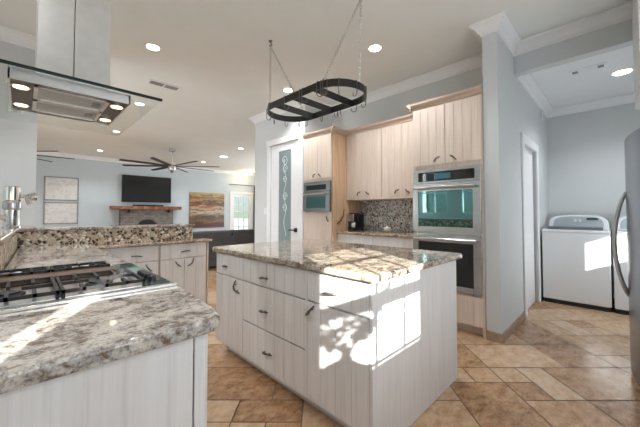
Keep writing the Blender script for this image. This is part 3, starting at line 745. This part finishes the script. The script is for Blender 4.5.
def grate(x0, x1, y0, y1):
    g = MB(); z0, z1 = 0.938, 0.950; w = 0.010
    g.box(x0, x1, y0, y0+w, z0, z1); g.box(x0, x1, y1-w, y1, z0, z1); g.box(x0, x0+w, y0, y1, z0, z1); g.box(x1-w, x1, y0, y1, z0, z1)
    cx, cy = (x0+x1)/2, (y0+y1)/2
    for s in (-1, 1):
        g.box(cx-w/2, cx+w/2, cy+s*0.035, cy+s*(y1-y0)/2, z0, z1); g.box(cx+s*0.035, cx+s*(x1-x0)/2, cy-w/2, cy+w/2, z0, z1)
        g.box(cx+s*(x1-x0)*0.26-w/2, cx+s*(x1-x0)*0.26+w/2, cy-(y1-y0)*0.5, cy-(y1-y0)*0.2, z0, z1); g.box(cx+s*(x1-x0)*0.26-w/2, cx+s*(x1-x0)*0.26+w/2, cy+(y1-y0)*0.2, cy+(y1-y0)*0.5, z0, z1)
    for px in (x0, x1-w):
        for py in (y0, y1-w): g.box(px, px+w, py, py+w, 0.922, z0)
    o = g.build('grate', 'iron', t)
    b = MB().lathe([(0.048, 0), (0.048, 0.008), (0.034, 0.010), (0.034, 0.016)], cx, cy, 20, 0.922).build('burner', 'iron', t)
for x0, x1 in ((-0.44, -0.17), (-0.165, 0.095), (0.10, 0.36)): grate(x0, x1, 1.375, 1.705)
for x0, x1 in ((-0.44, -0.17), (-0.165, 0.095), (0.10, 0.33)): grate(x0, x1, 1.90, 2.05)
for i in range(5): MB().lathe([(0.017, 0), (0.015, 0.018), (0.013, 0.022)], 0.405, 1.48+i*0.035 if i else 1.45, 14, 0.922).build('knob', 'black', t, smooth=False)

t = thing('range_hood', (0.16, 1.95, 1.757), 'stainless glass canopy range hood hanging over the cooktop', 'range hood')
b = MB(); HX0, HX1, HY0, HY1, HZ0, HZ1 = -0.055, 0.366, 1.70, 2.215, 1.757, 1.800
b.box(HX0, HX1, HY0, HY0+0.006, HZ0, HZ1); b.box(HX0, HX1, HY1-0.006, HY1, HZ0, HZ1); b.box(HX0, HX0+0.006, HY0, HY1, HZ0, HZ1); b.box(HX1-0.006, HX1, HY0, HY1, HZ0, HZ1)
b.build('body', 'steel', t)
MB().box(HX0+0.004, HX1-0.004, HY0+0.004, HY1-0.004, HZ0+0.006, HZ1-0.004).build('underside', 'hood_dark', t)
for y0, y1 in ((1.735, 1.945), (1.955, 2.165)):
    f = MB(); f.box(0.022, 0.29, y0, y0+0.014, 1.755, 1.763); f.box(0.022, 0.29, y1-0.014, y1, 1.755, 1.763); f.box(0.022, 0.036, y0, y1, 1.755, 1.763); f.box(0.276, 0.29, y0, y1, 1.755, 1.763)
    fo = f.build('filter', 'steel', t)
    MB().box(0.03, 0.282, y0+0.006, y1-0.006, 1.7585, 1.763).build('mesh', 'filter', fo)
    MB().box(0.232, 0.262, (y0+y1)/2-0.03, (y0+y1)/2+0.03, 1.754, 1.759).build('latch', 'vent', fo)
for x in (-0.018, 0.327):
    for y in (1.80, 2.10):
        l = MB().lathe([(0.032, 0), (0.032, 0.006)], x, y, 18, 1.758).build('lamp_ring', 'chrome', t)
        MB().lathe([(0.025, 0), (0.025, 0.003)], x, y, 18, 1.7555).build('lamp', 'lamp_hood', l)
        ld = bpy.data.lights.new('hood_lamp', 'SPOT'); ld.energy = 1.2; ld.color = (1, 0.8, 0.55); ld.spot_size = 1.6; ld.shadow_soft_size = 0.02
        lo = bpy.data.objects.new('hood_lamp', ld); COL.objects.link(lo); lo.parent = t; lo.location = Vector((x, y, 1.745)) - t.location
cg = MB().box(-0.20, 0.50, 1.672, 2.68, 1.801, 1.807).build('glass_canopy', 'canopy', t)
MB().box(-0.20, 0.501, 1.664, 1.672, 1.798, 1.811).build('glass_edge', 'canopy_edge', cg)
c = MB().box(0.03, 0.172, 2.0, 2.28, 1.807, CEIL).box(0.174, 0.33, 2.0, 2.28, 1.807, CEIL).build('chimney', 'steel', t, bevel=0.003)

t = thing('faucet', (-0.075, 3.95, 1.085), 'chrome column faucet on the brown ledge at the far left', 'faucet')
MB().lathe([(0.066, 0), (0.064, 0.012), (0.056, 0.02), (0.056, 0.16), (0.054, 0.165)], -0.075, 3.95, 28, 1.086).build('lower_column', 'chrome', t, smooth=False)
MB().lathe([(0.060, 0.165), (0.064, 0.175), (0.064, 0.225), (0.060, 0.238)], -0.075, 3.95, 28, 1.086).build('collar', 'handle_steel', t)
MB().lathe([(0.056, 0.238), (0.059, 0.25), (0.059, 0.368), (0.054, 0.378)], -0.075, 3.95, 28, 1.086).build('upper_column', 'chrome', t)
MB().tube([(-0.03, 3.95, 1.375), (0.01, 3.95, 1.375), (0.02, 3.95, 1.375), (0.035, 3.95, 1.375), (0.055, 3.95, 1.375), (0.083, 3.95, 1.375), (0.09, 3.95, 1.375)], [0.020, 0.018, 0.018, 0.034, 0.044, 0.044, 0.034], 16).build('side_arm', 'chrome', t)
MB().tube([(0.02, 3.93, 1.37), (0.03, 3.90, 1.335), (0.045, 3.88, 1.29)], [0.016, 0.022, 0.018], 12).build('lever', 'chrome', t)
MB().tube([(-0.11, 3.94, 1.17), (-0.17, 3.92, 1.19), (-0.22, 3.90, 1.15)], [0.024, 0.024, 0.02], 12).build('spout', 'chrome', t)

# ------------------------------------------------------------------ pot rack
t = thing('pot_rack', (1.9, 2.0, 2.23), 'oval black iron pot rack hanging on chains over the island', 'pot rack')
RX, RY, RW, RL, RZ0, RZ1 = 1.9, 2.0, 0.25, 0.55, 2.207, 2.268
def oval(w, l, n=16):
    pts = []
    for i in range(n+1): a = PI*i/n; pts.append((RX+w*math.cos(a), RY+(l-w)+w*math.sin(a)))
    for i in range(n+1): a = PI+PI*i/n; pts.append((RX+w*math.cos(a), RY-(l-w)+w*math.sin(a)))
    return pts
ring = MB(); po, pi_ = oval(RW, RL), oval(RW-0.006, RL-0.006); k = len(po)
ring.v = [(x, y, RZ0) for x, y in po]+[(x, y, RZ1) for x, y in po]+[(x, y, RZ0) for x, y in pi_]+[(x, y, RZ1) for x, y in pi_]
for i in range(k):
    j = (i+1) % k
    ring.f += [(i, j, k+j, k+i), (2*k+j, 2*k+i, 3*k+i, 3*k+j), (k+i, k+j, 3*k+j, 3*k+i), (j, i, 2*k+i, 2*k+j)]
ring.build('oval_band', 'rack', t)
for y in (1.74, 2.0, 2.26): MB().box(RX-RW+0.004, RX+RW-0.004, y-0.003, y+0.003, RZ0, RZ1).build('crossbar', 'rack', t)
def hook_mesh(p, ang):
    p = Vector(p); e = Vector((math.cos(ang), math.sin(ang), 0)); mb = MB(); pts = []
    for i in range(6): a = PI*i/5; pts.append(p + e*(0.012-0.012*math.cos(a)-0.012) + Vector((0, 0, 0.012*math.sin(a)+0.01)))
    pts.append(p + e*0.012 + Vector((0, 0, -0.075)))
    for i in range(1, 9): a = 1.15*PI*i/8; pts.append(p + e*(0.012-0.024+0.024*math.cos(a)) + Vector((0, 0, -0.075-0.024*math.sin(a))))
    return mb.tube(pts, 0.0035, 6)
outer = oval(RW, RL, 16)
for idx in (1, 3, 6, 9, 12, 15, 18, 19, 21, 24, 27, 30, 33):
    x, y = outer[idx % len(outer)]; ang = math.atan2(y-RY, x-RX) + random.uniform(-0.6, 0.6)
    hook_mesh((x, y, RZ1-0.02), ang).build('hook', 'bronze', t, smooth=True)
for y in (1.62, 1.68, 1.86, 1.9, 2.10, 2.34):
    hook_mesh((RX-RW, y, RZ1-0.02), PI+random.uniform(-0.5, 0.5)).build('hook', 'bronze', t, smooth=True)
    if y > 1.7: hook_mesh((RX+RW, y+0.03, RZ1-0.02), random.uniform(-0.5, 0.5)).build('hook', 'bronze', t, smooth=True)
def chain(a, b):
    a, b = Vector(a), Vector(b); L = (b-a).length; n = int(L/0.026); d = (b-a).normalized()
    s = d.orthogonal().normalized(); c = d.cross(s); mb = MB()
    for i in range(n):
        o = a + d*(L*(i+0.5)/n); w = s if i % 2 else c
        mb.tube([o + d*(0.019*math.cos(2*PI*q/8)) + w*(0.009*math.sin(2*PI*q/8)) for q in range(8)], 0.0027, 5, True)
    return mb
for hx, hy, sg in ((1.862, 2.63, 1), (1.98, 1.50, -1)):
    hk = MB().tube([(hx, hy, CEIL), (hx, hy, CEIL-0.02), (hx+0.018, hy, CEIL-0.04), (hx, hy, CEIL-0.06), (hx-0.014, hy, CEIL-0.045)], 0.006, 8)
    hk.lathe([(0.02, -0.006), (0.02, 0)], hx, hy, 14, CEIL); hk.build('ceiling_hook', 'bronze', t)
    for s2 in (-1, 1): chain((hx, hy, CEIL-0.058), (RX+s2*(RW-0.02), RY+sg*0.36, RZ1)).build('chain', 'chain', t)

# ------------------------------------------------------------------ ceiling fixtures
def recessed(x, y, label, mat='lamp', r=0.068, power=60, z=CEIL, col=(0.97, 0.975, 1.0)):
    t = thing('recessed_light', (x, y, z), label, 'ceiling light', 'recessed ceiling lights')
    MB().lathe([(r, -0.004), (r+0.022, -0.003), (r+0.022, 0), (r, 0)], x, y, 24, z-0.001).build('trim_ring', 'white', t)
    MB().lathe([(r-0.004, -0.006), (r-0.002, -0.002)], x, y, 24, z-0.001).build('lens', mat, t)
    if power:
        d = bpy.data.lights.new('recessed_lamp', 'SPOT'); d.energy = power; d.color = col; d.spot_size = 2.3; d.spot_blend = 0.6; d.shadow_soft_size = 0.06
        o = bpy.data.objects.new('recessed_lamp', d); COL.objects.link(o); o.parent = t; o.location = (0, 0, -0.03)
for x, y, lab in ((0.996, 3.658, 'recessed ceiling light right of the hood chimney, above the vent'),
    (2.779, 1.911, 'recessed ceiling light right of the pot rack chains'),
    (2.808, 3.508, 'recessed ceiling light seen just behind the pot rack'),
    (1.373, 5.745, 'recessed ceiling light at the right tip of the glass hood canopy'),
    (1.478, 8.089, 'recessed ceiling light seen through the far corner of the hood canopy'),
    (1.589, 10.92, 'small recessed ceiling light above left of the television'),
    (4.422, 7.689, 'recessed ceiling light nearest the pantry wall in the living room'),
    (4.645, 10.728, 'small recessed ceiling light right behind the ceiling fan blades')):
    recessed(x, y, lab)
recessed(4.669, 9.22, 'bluish daylight tube in the living room ceiling between two warm lights', 'lamp_cool', 0.12, 30, col=(0.8, 0.9, 1))
recessed(4.945, -0.054, 'recessed light in the white laundry ceiling', 'lamp', 0.085, 32, 2.87)
recessed(-0.9, 2.7, 'added unseen ceiling light brightening the nook behind the raised ledge', power=70)  # lamp added out of view to lift the dark wall end
recessed(-0.3, 0.9, 'added unseen ceiling light brightening the left worktop near the sink window', power=45)  # second lamp added out of view as extra light
t = thing('flush_light', (7.1, 11.6, CEIL), 'glowing dome ceiling light near the far glazed door', 'ceiling light')
MB().lathe([(0.19, -0.03), (0.20, 0)], 7.1, 11.6, 28, CEIL-0.001).build('base_ring', 'bronze', t)
MB().lathe([(0.03, -0.12), (0.10, -0.105), (0.16, -0.07), (0.18, -0.03)], 7.1, 11.6, 28, CEIL-0.001).build('glass_dome', 'lamp', t, smooth=True)
d = bpy.data.lights.new('flush_lamp', 'POINT'); d.energy = 14; d.color = (1, 0.78, 0.48); d.shadow_soft_size = 0.12
o = bpy.data.objects.new('flush_lamp', d); COL.objects.link(o); o.parent = t; o.location = (0, 0, -0.22)

def vent(x, y, sx, sy, z, label, gap):
    t = thing('ceiling_vent', (x, y, z), label, 'vent', 'ceiling air vents')
    MB().box(x-sx, x+sx, y-sy, y+sy, z-0.008, z-0.0005).build('frame', 'white', t, bevel=0.002)
    return t
t = vent(1.42, 4.645, 0.215, 0.085, CEIL, 'double slotted grey air vent in the ceiling right of the hood', 0)
for a, b in ((1.235, 1.408), (1.43, 1.605)):
    MB().box(a, b, 4.59, 4.70, CEIL-0.012, CEIL-0.0085).build('grille', 'vent', t)
t = vent(4.556, 0.23, 0.07, 0.17, 2.87, 'small white air vent in the laundry ceiling', 0)
for a in (0.09, 0.31): MB().box(4.52, 4.59, a, a+0.05, 2.858, 2.8615).build('grille', 'vent', t)
MB().box(4.52, 4.59, 0.16, 0.29, 2.859, 2.8615).build('louver', 'blind', t)

# ------------------------------------------------------------------ laundry and fridge
def washer(y0, y1, label, lid):
    t = thing('washing_machine' if lid else 'clothes_dryer', (5.4, (y0+y1)/2, 0), label, 'washer' if lid else 'dryer')
    MB().box(5.1, 5.80, y0, y1, 0.055, 0.955).build('body', 'appliance', t, bevel=0.012, seg=3)
    MB().box(5.12, 5.78, y0+0.01, y1-0.01, 0.0, 0.055).build('base', 'black', t)
    MB().box(5.092, 5.80, y0-0.003, y1+0.003, 0.956, 0.995).build('top', 'appliance', t, bevel=0.012, seg=3)
    if lid: MB().box(5.13, 5.58, y0+0.06, y1-0.06, 0.995, 1.035).build('lid', 'lid_glass', t, bevel=0.006)
    m = (y0+y1)/2; hw = (y1-y0)/2-0.015
    prof = [(-hw, 0.996)]
    for i in range(21):
        a = PI - PI*i/20; prof.append((hw*math.copysign(abs(math.cos(a))**0.55, math.cos(a)), 1.03+0.155*abs(math.sin(a))**0.62))
    prof.append((hw, 0.996))
    def arch(sc, x0, x1, lean):
        mb = MB(); k = len(prof); c = 1.07
        mb.v = [(x0+lean*(z-0.996), m+y*sc, max(0.997, c+(z-c)*sc)) for y, z in prof]+[(x1, m+y*sc, max(0.997, c+(z-c)*sc)) for y, z in prof]
        mb.f = [tuple(range(k)), tuple(range(2*k-1, k-1, -1))]+[(i, (i+1) % k, k+(i+1) % k, k+i) for i in range(k)]
        return mb
    con = arch(1.0, 5.60, 5.79, 0.25).build('console', 'appliance', t)
    arch(0.84, 5.592, 5.70, 0.25).build('control_panel', 'grey_panel', con)
    for dy in (0.02, -0.03): MB().tube([(5.625, m+dy, 1.11), (5.59, m+dy, 1.11)], 0.020, 14).build('dial', 'appliance', con)
    MB().box(5.605, 5.632, m-0.22, m-0.10, 1.125, 1.145).build('display', 'black_glass', con)
washer(0.086, 0.765, 'white top loading washing machine in the laundry corner', True)
washer(-0.62, 0.062, 'white dryer beside the washing machine, mostly hidden by the refrigerator', False)

t = thing('refrigerator', (3.3, -0.45, 0), 'stainless refrigerator at the right edge with a bowed door handle', 'refrigerator')
FX0, FX1 = 2.80, 3.76
MB().box(FX0+0.02, FX1-0.02, -0.775, -0.17, 0.03, 1.765).build('body', 'fridge_steel', t)
MB().box(FX0+0.03, FX1-0.03, -0.70, -0.16, 0.0, 0.03).build('base', 'black', t)
def bow(x): return -0.112 + 0.075*(1-((x-3.28)/0.48)**2)
def fridge_door(name, x0, x1, z0, z1):
    n = 10; poly = [(x1, -0.168), (x0, -0.168)]
    poly = [(x0, -0.168), (x1, -0.168)] + [(x1+(x0-x1)*i/n, bow(x1+(x0-x1)*i/n)) for i in range(n+1)]
    return MB().prism(poly, z0, z1).build(name, 'fridge_steel', t, bevel=0.008, seg=3)
dl = fridge_door('door', FX0, 3.277, 0.05, 1.775); dr = fridge_door('door', 3.283, FX1, 0.05, 1.775)
for x, p in ((3.235, dl), (3.325, dr)):
    pts = []; 
    for i in range(17):
        u = i/16*2-1; pts.append((x, bow(x)-0.004+0.072*(1-u*u)**0.8, 0.985+u*0.39))
    MB().tube(pts, 0.013, 10).build('handle', 'handle_steel', p, smooth=True)
t = cab('hanging_cabinet', (3.3, -0.45, 2.12), 'white cabinet high above the refrigerator at the right edge')
MB().box(2.84, 3.80, -0.775, -0.135, 2.12, 2.96).build('body', 'wood', t)
for a, b in ((2.845, 3.315), (3.325, 3.795)): MB().box(a, b, -0.135, -0.113, 2.125, 2.955).build('door', 'wood', t, bevel=0.002)

t = thing('light_switch', (3.2, 4.655, 1.25), 'white light switch on the wall left of the pantry door', 'light switch')
p = MB().box(3.193, 3.1995, 4.62, 4.69, 1.19, 1.31).build('cover_plate', 'appliance', t, bevel=0.002); MB().box(3.189, 3.1935, 4.64, 4.67, 1.22, 1.28).build('rocker', 'white', p)
t = thing('motion_sensor', (5.47, 0.80, 2.70), 'small white sensor high on the laundry side wall', 'sensor')
MB().box(5.43, 5.51, 0.765, 0.7995, 2.62, 2.74).build('housing', 'appliance', t, bevel=0.01, seg=3)

# ------------------------------------------------------------------ living room
t = thing('television', (3.23, 12.24, 1.6), 'large flat black television on the blue wall over the mantel', 'television')
MB().box(2.42, 4.035, 12.22, 12.27, 1.60, 2.555).build('bezel', 'black', t, bevel=0.004)
MB().box(2.435, 4.02, 12.215, 12.2205, 1.62, 2.54).build('screen', 'tv', t)
MB().box(3.0, 3.5, 12.27, 12.299, 1.85, 2.25).build('wall_mount', 'black', t)
t = thing('mantel', (3.2, 12.1, 1.33), 'red brown live edge wooden mantel shelf under the television', 'mantel shelf')
n = 24; front = [(2.08+2.25*i/n, 11.93+0.035*math.sin(i*1.7)+0.02*math.sin(i*3.1)) for i in range(n+1)]
MB().prism(front + [(4.33, 12.298), (2.08, 12.298)], 1.335, 1.455).build('shelf_board', 'mantel', t, bevel=0.01)
for x in (2.6, 3.9): MB().box(x-0.03, x+0.03, 12.0, 12.07, 1.22, 1.334).build('bracket', 'iron', t)
fs = MB(); fs.box(2.36, 2.85, 12.08, 12.299, 0, 1.33); fs.box(3.55, 4.08, 12.08, 12.299, 0, 1.33); fs.box(2.85, 3.55, 12.08, 12.299, 0.80, 1.33); fs.box(2.85, 3.55, 12.25, 12.299, 0, 0.8)
t = thing('fireplace', (3.2, 12.19, 0), 'grey stacked stone fireplace below the mantel', 'fireplace')
fs.build('surround', 'stone', t)
ar = MB(); k = 14
ar.v = [(3.2+0.33*math.cos(PI*i/k), 12.07, 0.72+0.26*math.sin(PI*i/k)) for i in range(k+1)]+[(3.2+0.33*math.cos(PI*i/k), 12.079, 0.72+0.26*math.sin(PI*i/k)) for i in range(k+1)]
ar.f = [tuple(range(k+1)), tuple(range(2*k+1, k, -1))]+[(i, (i+1) % (k+1), k+1+(i+1) % (k+1), k+1+i) for i in range(k+1)]
ar.build('fire_screen', 'iron', t)
t = thing('soundbar', (3.2, 12.1, 1.456), 'long black soundbar on the wooden mantel', 'soundbar')
MB().box(2.72, 3.72, 12.05, 12.14, 1.456, 1.51).build('housing', 'black', t, bevel=0.008); MB().box(2.74, 3.70, 12.045, 12.051, 1.463, 1.503).build('grille', 'curtain', t)
t = thing('painting', (5.5, 12.28, 0.6), 'wide brown and gold abstract canvas painting on the far wall', 'painting')
MB().box(4.76, 6.26, 12.255, 12.298, 0.62, 2.06).build('canvas', 'painting', t); MB().box(4.75, 6.27, 12.262, 12.299, 0.585, 0.62).build('bottom_edge', 'mantel', t)
def picture(z0, z1, label):
    t = thing('picture_frame', (0.84, 12.28, z0), label, 'picture', 'framed prints on the living room wall'); x0, x1 = 0.43, 1.25; w = 0.03
    MB().box(x0, x1, 12.27, 12.298, z0, z0+w).box(x0, x1, 12.27, 12.298, z1-w, z1).box(x0, x0+w, 12.27, 12.298, z0, z1).box(x1-w, x1, 12.27, 12.298, z0, z1).build('frame', 'frame_dark', t)
    MB().box(x0+w, x1-w, 12.28, 12.296, z0+w, z1-w).build('print', 'print', t)
picture(1.60, 2.335, 'upper of the two pale framed prints on the blue wall')
picture(0.87, 1.545, 'lower of the two pale framed prints on the blue wall')

t = thing('sofa', (3.0, 6.7, 0), 'dark charcoal sofa seen from behind beyond the kitchen', 'sofa')
MB().box(1.75, 4.55, 6.28, 7.25, 0.06, 0.42).build('base', 'sofa', t, bevel=0.02)
MB().box(1.75, 4.55, 6.245, 6.46, 0.05, 0.70).build('back_frame', 'sofa', t, bevel=0.03, seg=3)
for a, b in ((1.95, 3.395), (3.41, 4.35)): MB().box(a, b, 6.24, 6.52, 0.60, 0.815).build('back_cushion', 'sofa', t, bevel=0.05, seg=4)
for a, b in ((1.95, 3.14), (3.16, 4.35)): MB().box(a, b, 6.5, 7.22, 0.42, 0.55).build('seat_cushion', 'sofa', t, bevel=0.04, seg=3)
for a, b in ((1.72, 1.94), (4.36, 4.58)): MB().box(a, b, 6.26, 7.24, 0.05, 0.64).build('armrest', 'sofa', t, bevel=0.04, seg=3)
for x in (1.8, 4.5):
    for y in (6.32, 7.18): MB().box(x-0.03, x+0.03, y-0.03, y+0.03, 0, 0.06).build('leg', 'black', t)

def fan(x, y, label, rot):
    t = thing('ceiling_fan', (x, y, CEIL), label, 'ceiling fan', 'living room ceiling fans')
    MB().lathe([(0.03, -0.10), (0.085, -0.07), (0.09, 0)], x, y, 20, CEIL-0.001).build('ceiling_mount', 'handle_steel', t)
    MB().lathe([(0.014, -0.42), (0.014, -0.09)], x, y, 10, CEIL).build('downrod', 'handle_steel', t)
    MB().lathe([(0.05, -0.64), (0.09, -0.62), (0.10, -0.56), (0.10, -0.44), (0.06, -0.41)], x, y, 20, CEIL).build('motor_housing', 'steel', t)
    MB().lathe([(0.035, -0.70), (0.045, -0.64)], x, y, 16, CEIL).build('switch_cap', 'bronze', t)
    for i in range(8):
        a = rot+2*PI*i/8; e = Vector((math.cos(a), math.sin(a), 0)); n_ = Vector((-e.y, e.x, 0)); mb = MB(); z = CEIL-0.50
        for r, w in ((0.09, 0.02), (0.30, 0.05), (0.80, 0.055), (1.30, 0.05), (1.34, 0.04)):
            for s in (-1, 1):
                for dz in (-0.010, 0.010):
                    p = Vector((x, y, z)) + e*r + n_*s*w + Vector((0, 0, s*w*0.18+dz)); mb.v.append(tuple(p))
        for k in range(4):
            b0 = k*4
            mb.f += [(b0, b0+4, b0+6, b0+2), (b0+1, b0+3, b0+7, b0+5), (b0, b0+1, b0+5, b0+4), (b0+2, b0+6, b0+7, b0+3)]
        mb.f += [(0, 2, 3, 1), (16, 17, 19, 18)]
        mb.build('blade', 'fan_blade', t)
fan(3.05, 9.18, 'dark many bladed ceiling fan in front of the television wall', 0.12)
fan(-0.45, 9.7, 'dark ceiling fan at the left, cut off by the painted wall end', 0.0)

t = thing('curtain', (7.95, 12.2, 0), 'narrow black curtain on a rod right of the far glazed door', 'curtain')
cu = MB(); k = 24
fr = [(7.74+0.26*i/k, 12.20+0.02*math.sin(i*1.3)) for i in range(k+1)]; bk = [(x, y+0.02) for x, y in reversed(fr)]
cu.prism(fr+bk, 0.02, 2.46).build('cloth', 'curtain', t)
MB().tube([(6.45, 12.21, 2.49), (8.098, 12.21, 2.49)], 0.014, 8).build('rod', 'iron', t)

# ------------------------------------------------------------------ sink side behind the camera: what casts the shadow on the island
t = cab('sink_cabinet', (0.2, -0.5, 0), 'long whitewashed base cabinet under the sink window')
MB().box(-1.9, 2.6, -0.775, -0.24, 0.10, 0.874).box(-1.9, 2.6, -0.775, -0.30, 0, 0.10).build('body', 'wood', t)
slab('sink_countertop', [(-1.95, -0.778), (2.65, -0.778), (2.65, -0.20), (-1.95, -0.20)], 0.875, 0.915, 'granite', 'granite counter under the sink window')
t = thing('vase', (0.325, -0.655, 0.916), 'round vase of leafy stems standing before the sink window', 'vase')
MB().lathe([(0.05, 0), (0.085, 0.04), (0.10, 0.11), (0.098, 0.16), (0.075, 0.21), (0.026, 0.25), (0.018, 0.28), (0.026, 0.31)], 0.325, -0.655, 24, 0.916).build('body', 'vase', t, smooth=True)
rl = random.Random(5); st = MB(); lf = MB()
for (ex, ez) in ((0.20, 1.34), (0.14, 1.30), (0.27, 1.38), (0.34, 1.42), (0.44, 1.44), (0.54, 1.50), (0.62, 1.53), (0.60, 1.40), (0.24, 1.28), (0.42, 1.34)):
    a = Vector((0.325, -0.655, 1.19)); b = Vector((ex, -0.655+rl.uniform(-0.06, 0.08), ez)); m = (a+b)/2 + Vector((0, 0, 0.05))
    pts = [a*(1-q)**2 + m*2*q*(1-q) + b*q*q for q in [k/8 for k in range(9)]]
    st.tube(pts, 0.003, 5)
    for q in range(3, 9):
        for _ in range(5):
            p = pts[q] + Vector((rl.uniform(-.03, .03), rl.uniform(-.02, .02), rl.uniform(-.02, .03)))
            d = Vector((rl.uniform(-1, 1), rl.uniform(-0.6, 0.6), rl.uniform(-0.5, 0.8))).normalized(); w = d.orthogonal().normalized(); nn = d.cross(w)
            L = rl.uniform(0.024, 0.048); k = len(lf.v)
            for u, v in ((0, 0), (0.35, 0.32), (0.7, 0.28), (1, 0), (0.7, -0.28), (0.35, -0.32)): lf.v.append(tuple(p + d*u*L + w*v*L + nn*0.06*L*abs(v)))
            lf.f.append(tuple(range(k, k+6)))
st.build('stem', 'bark', t); o = lf.build('foliage', 'leaf', t); o['kind'] = 'stuff'
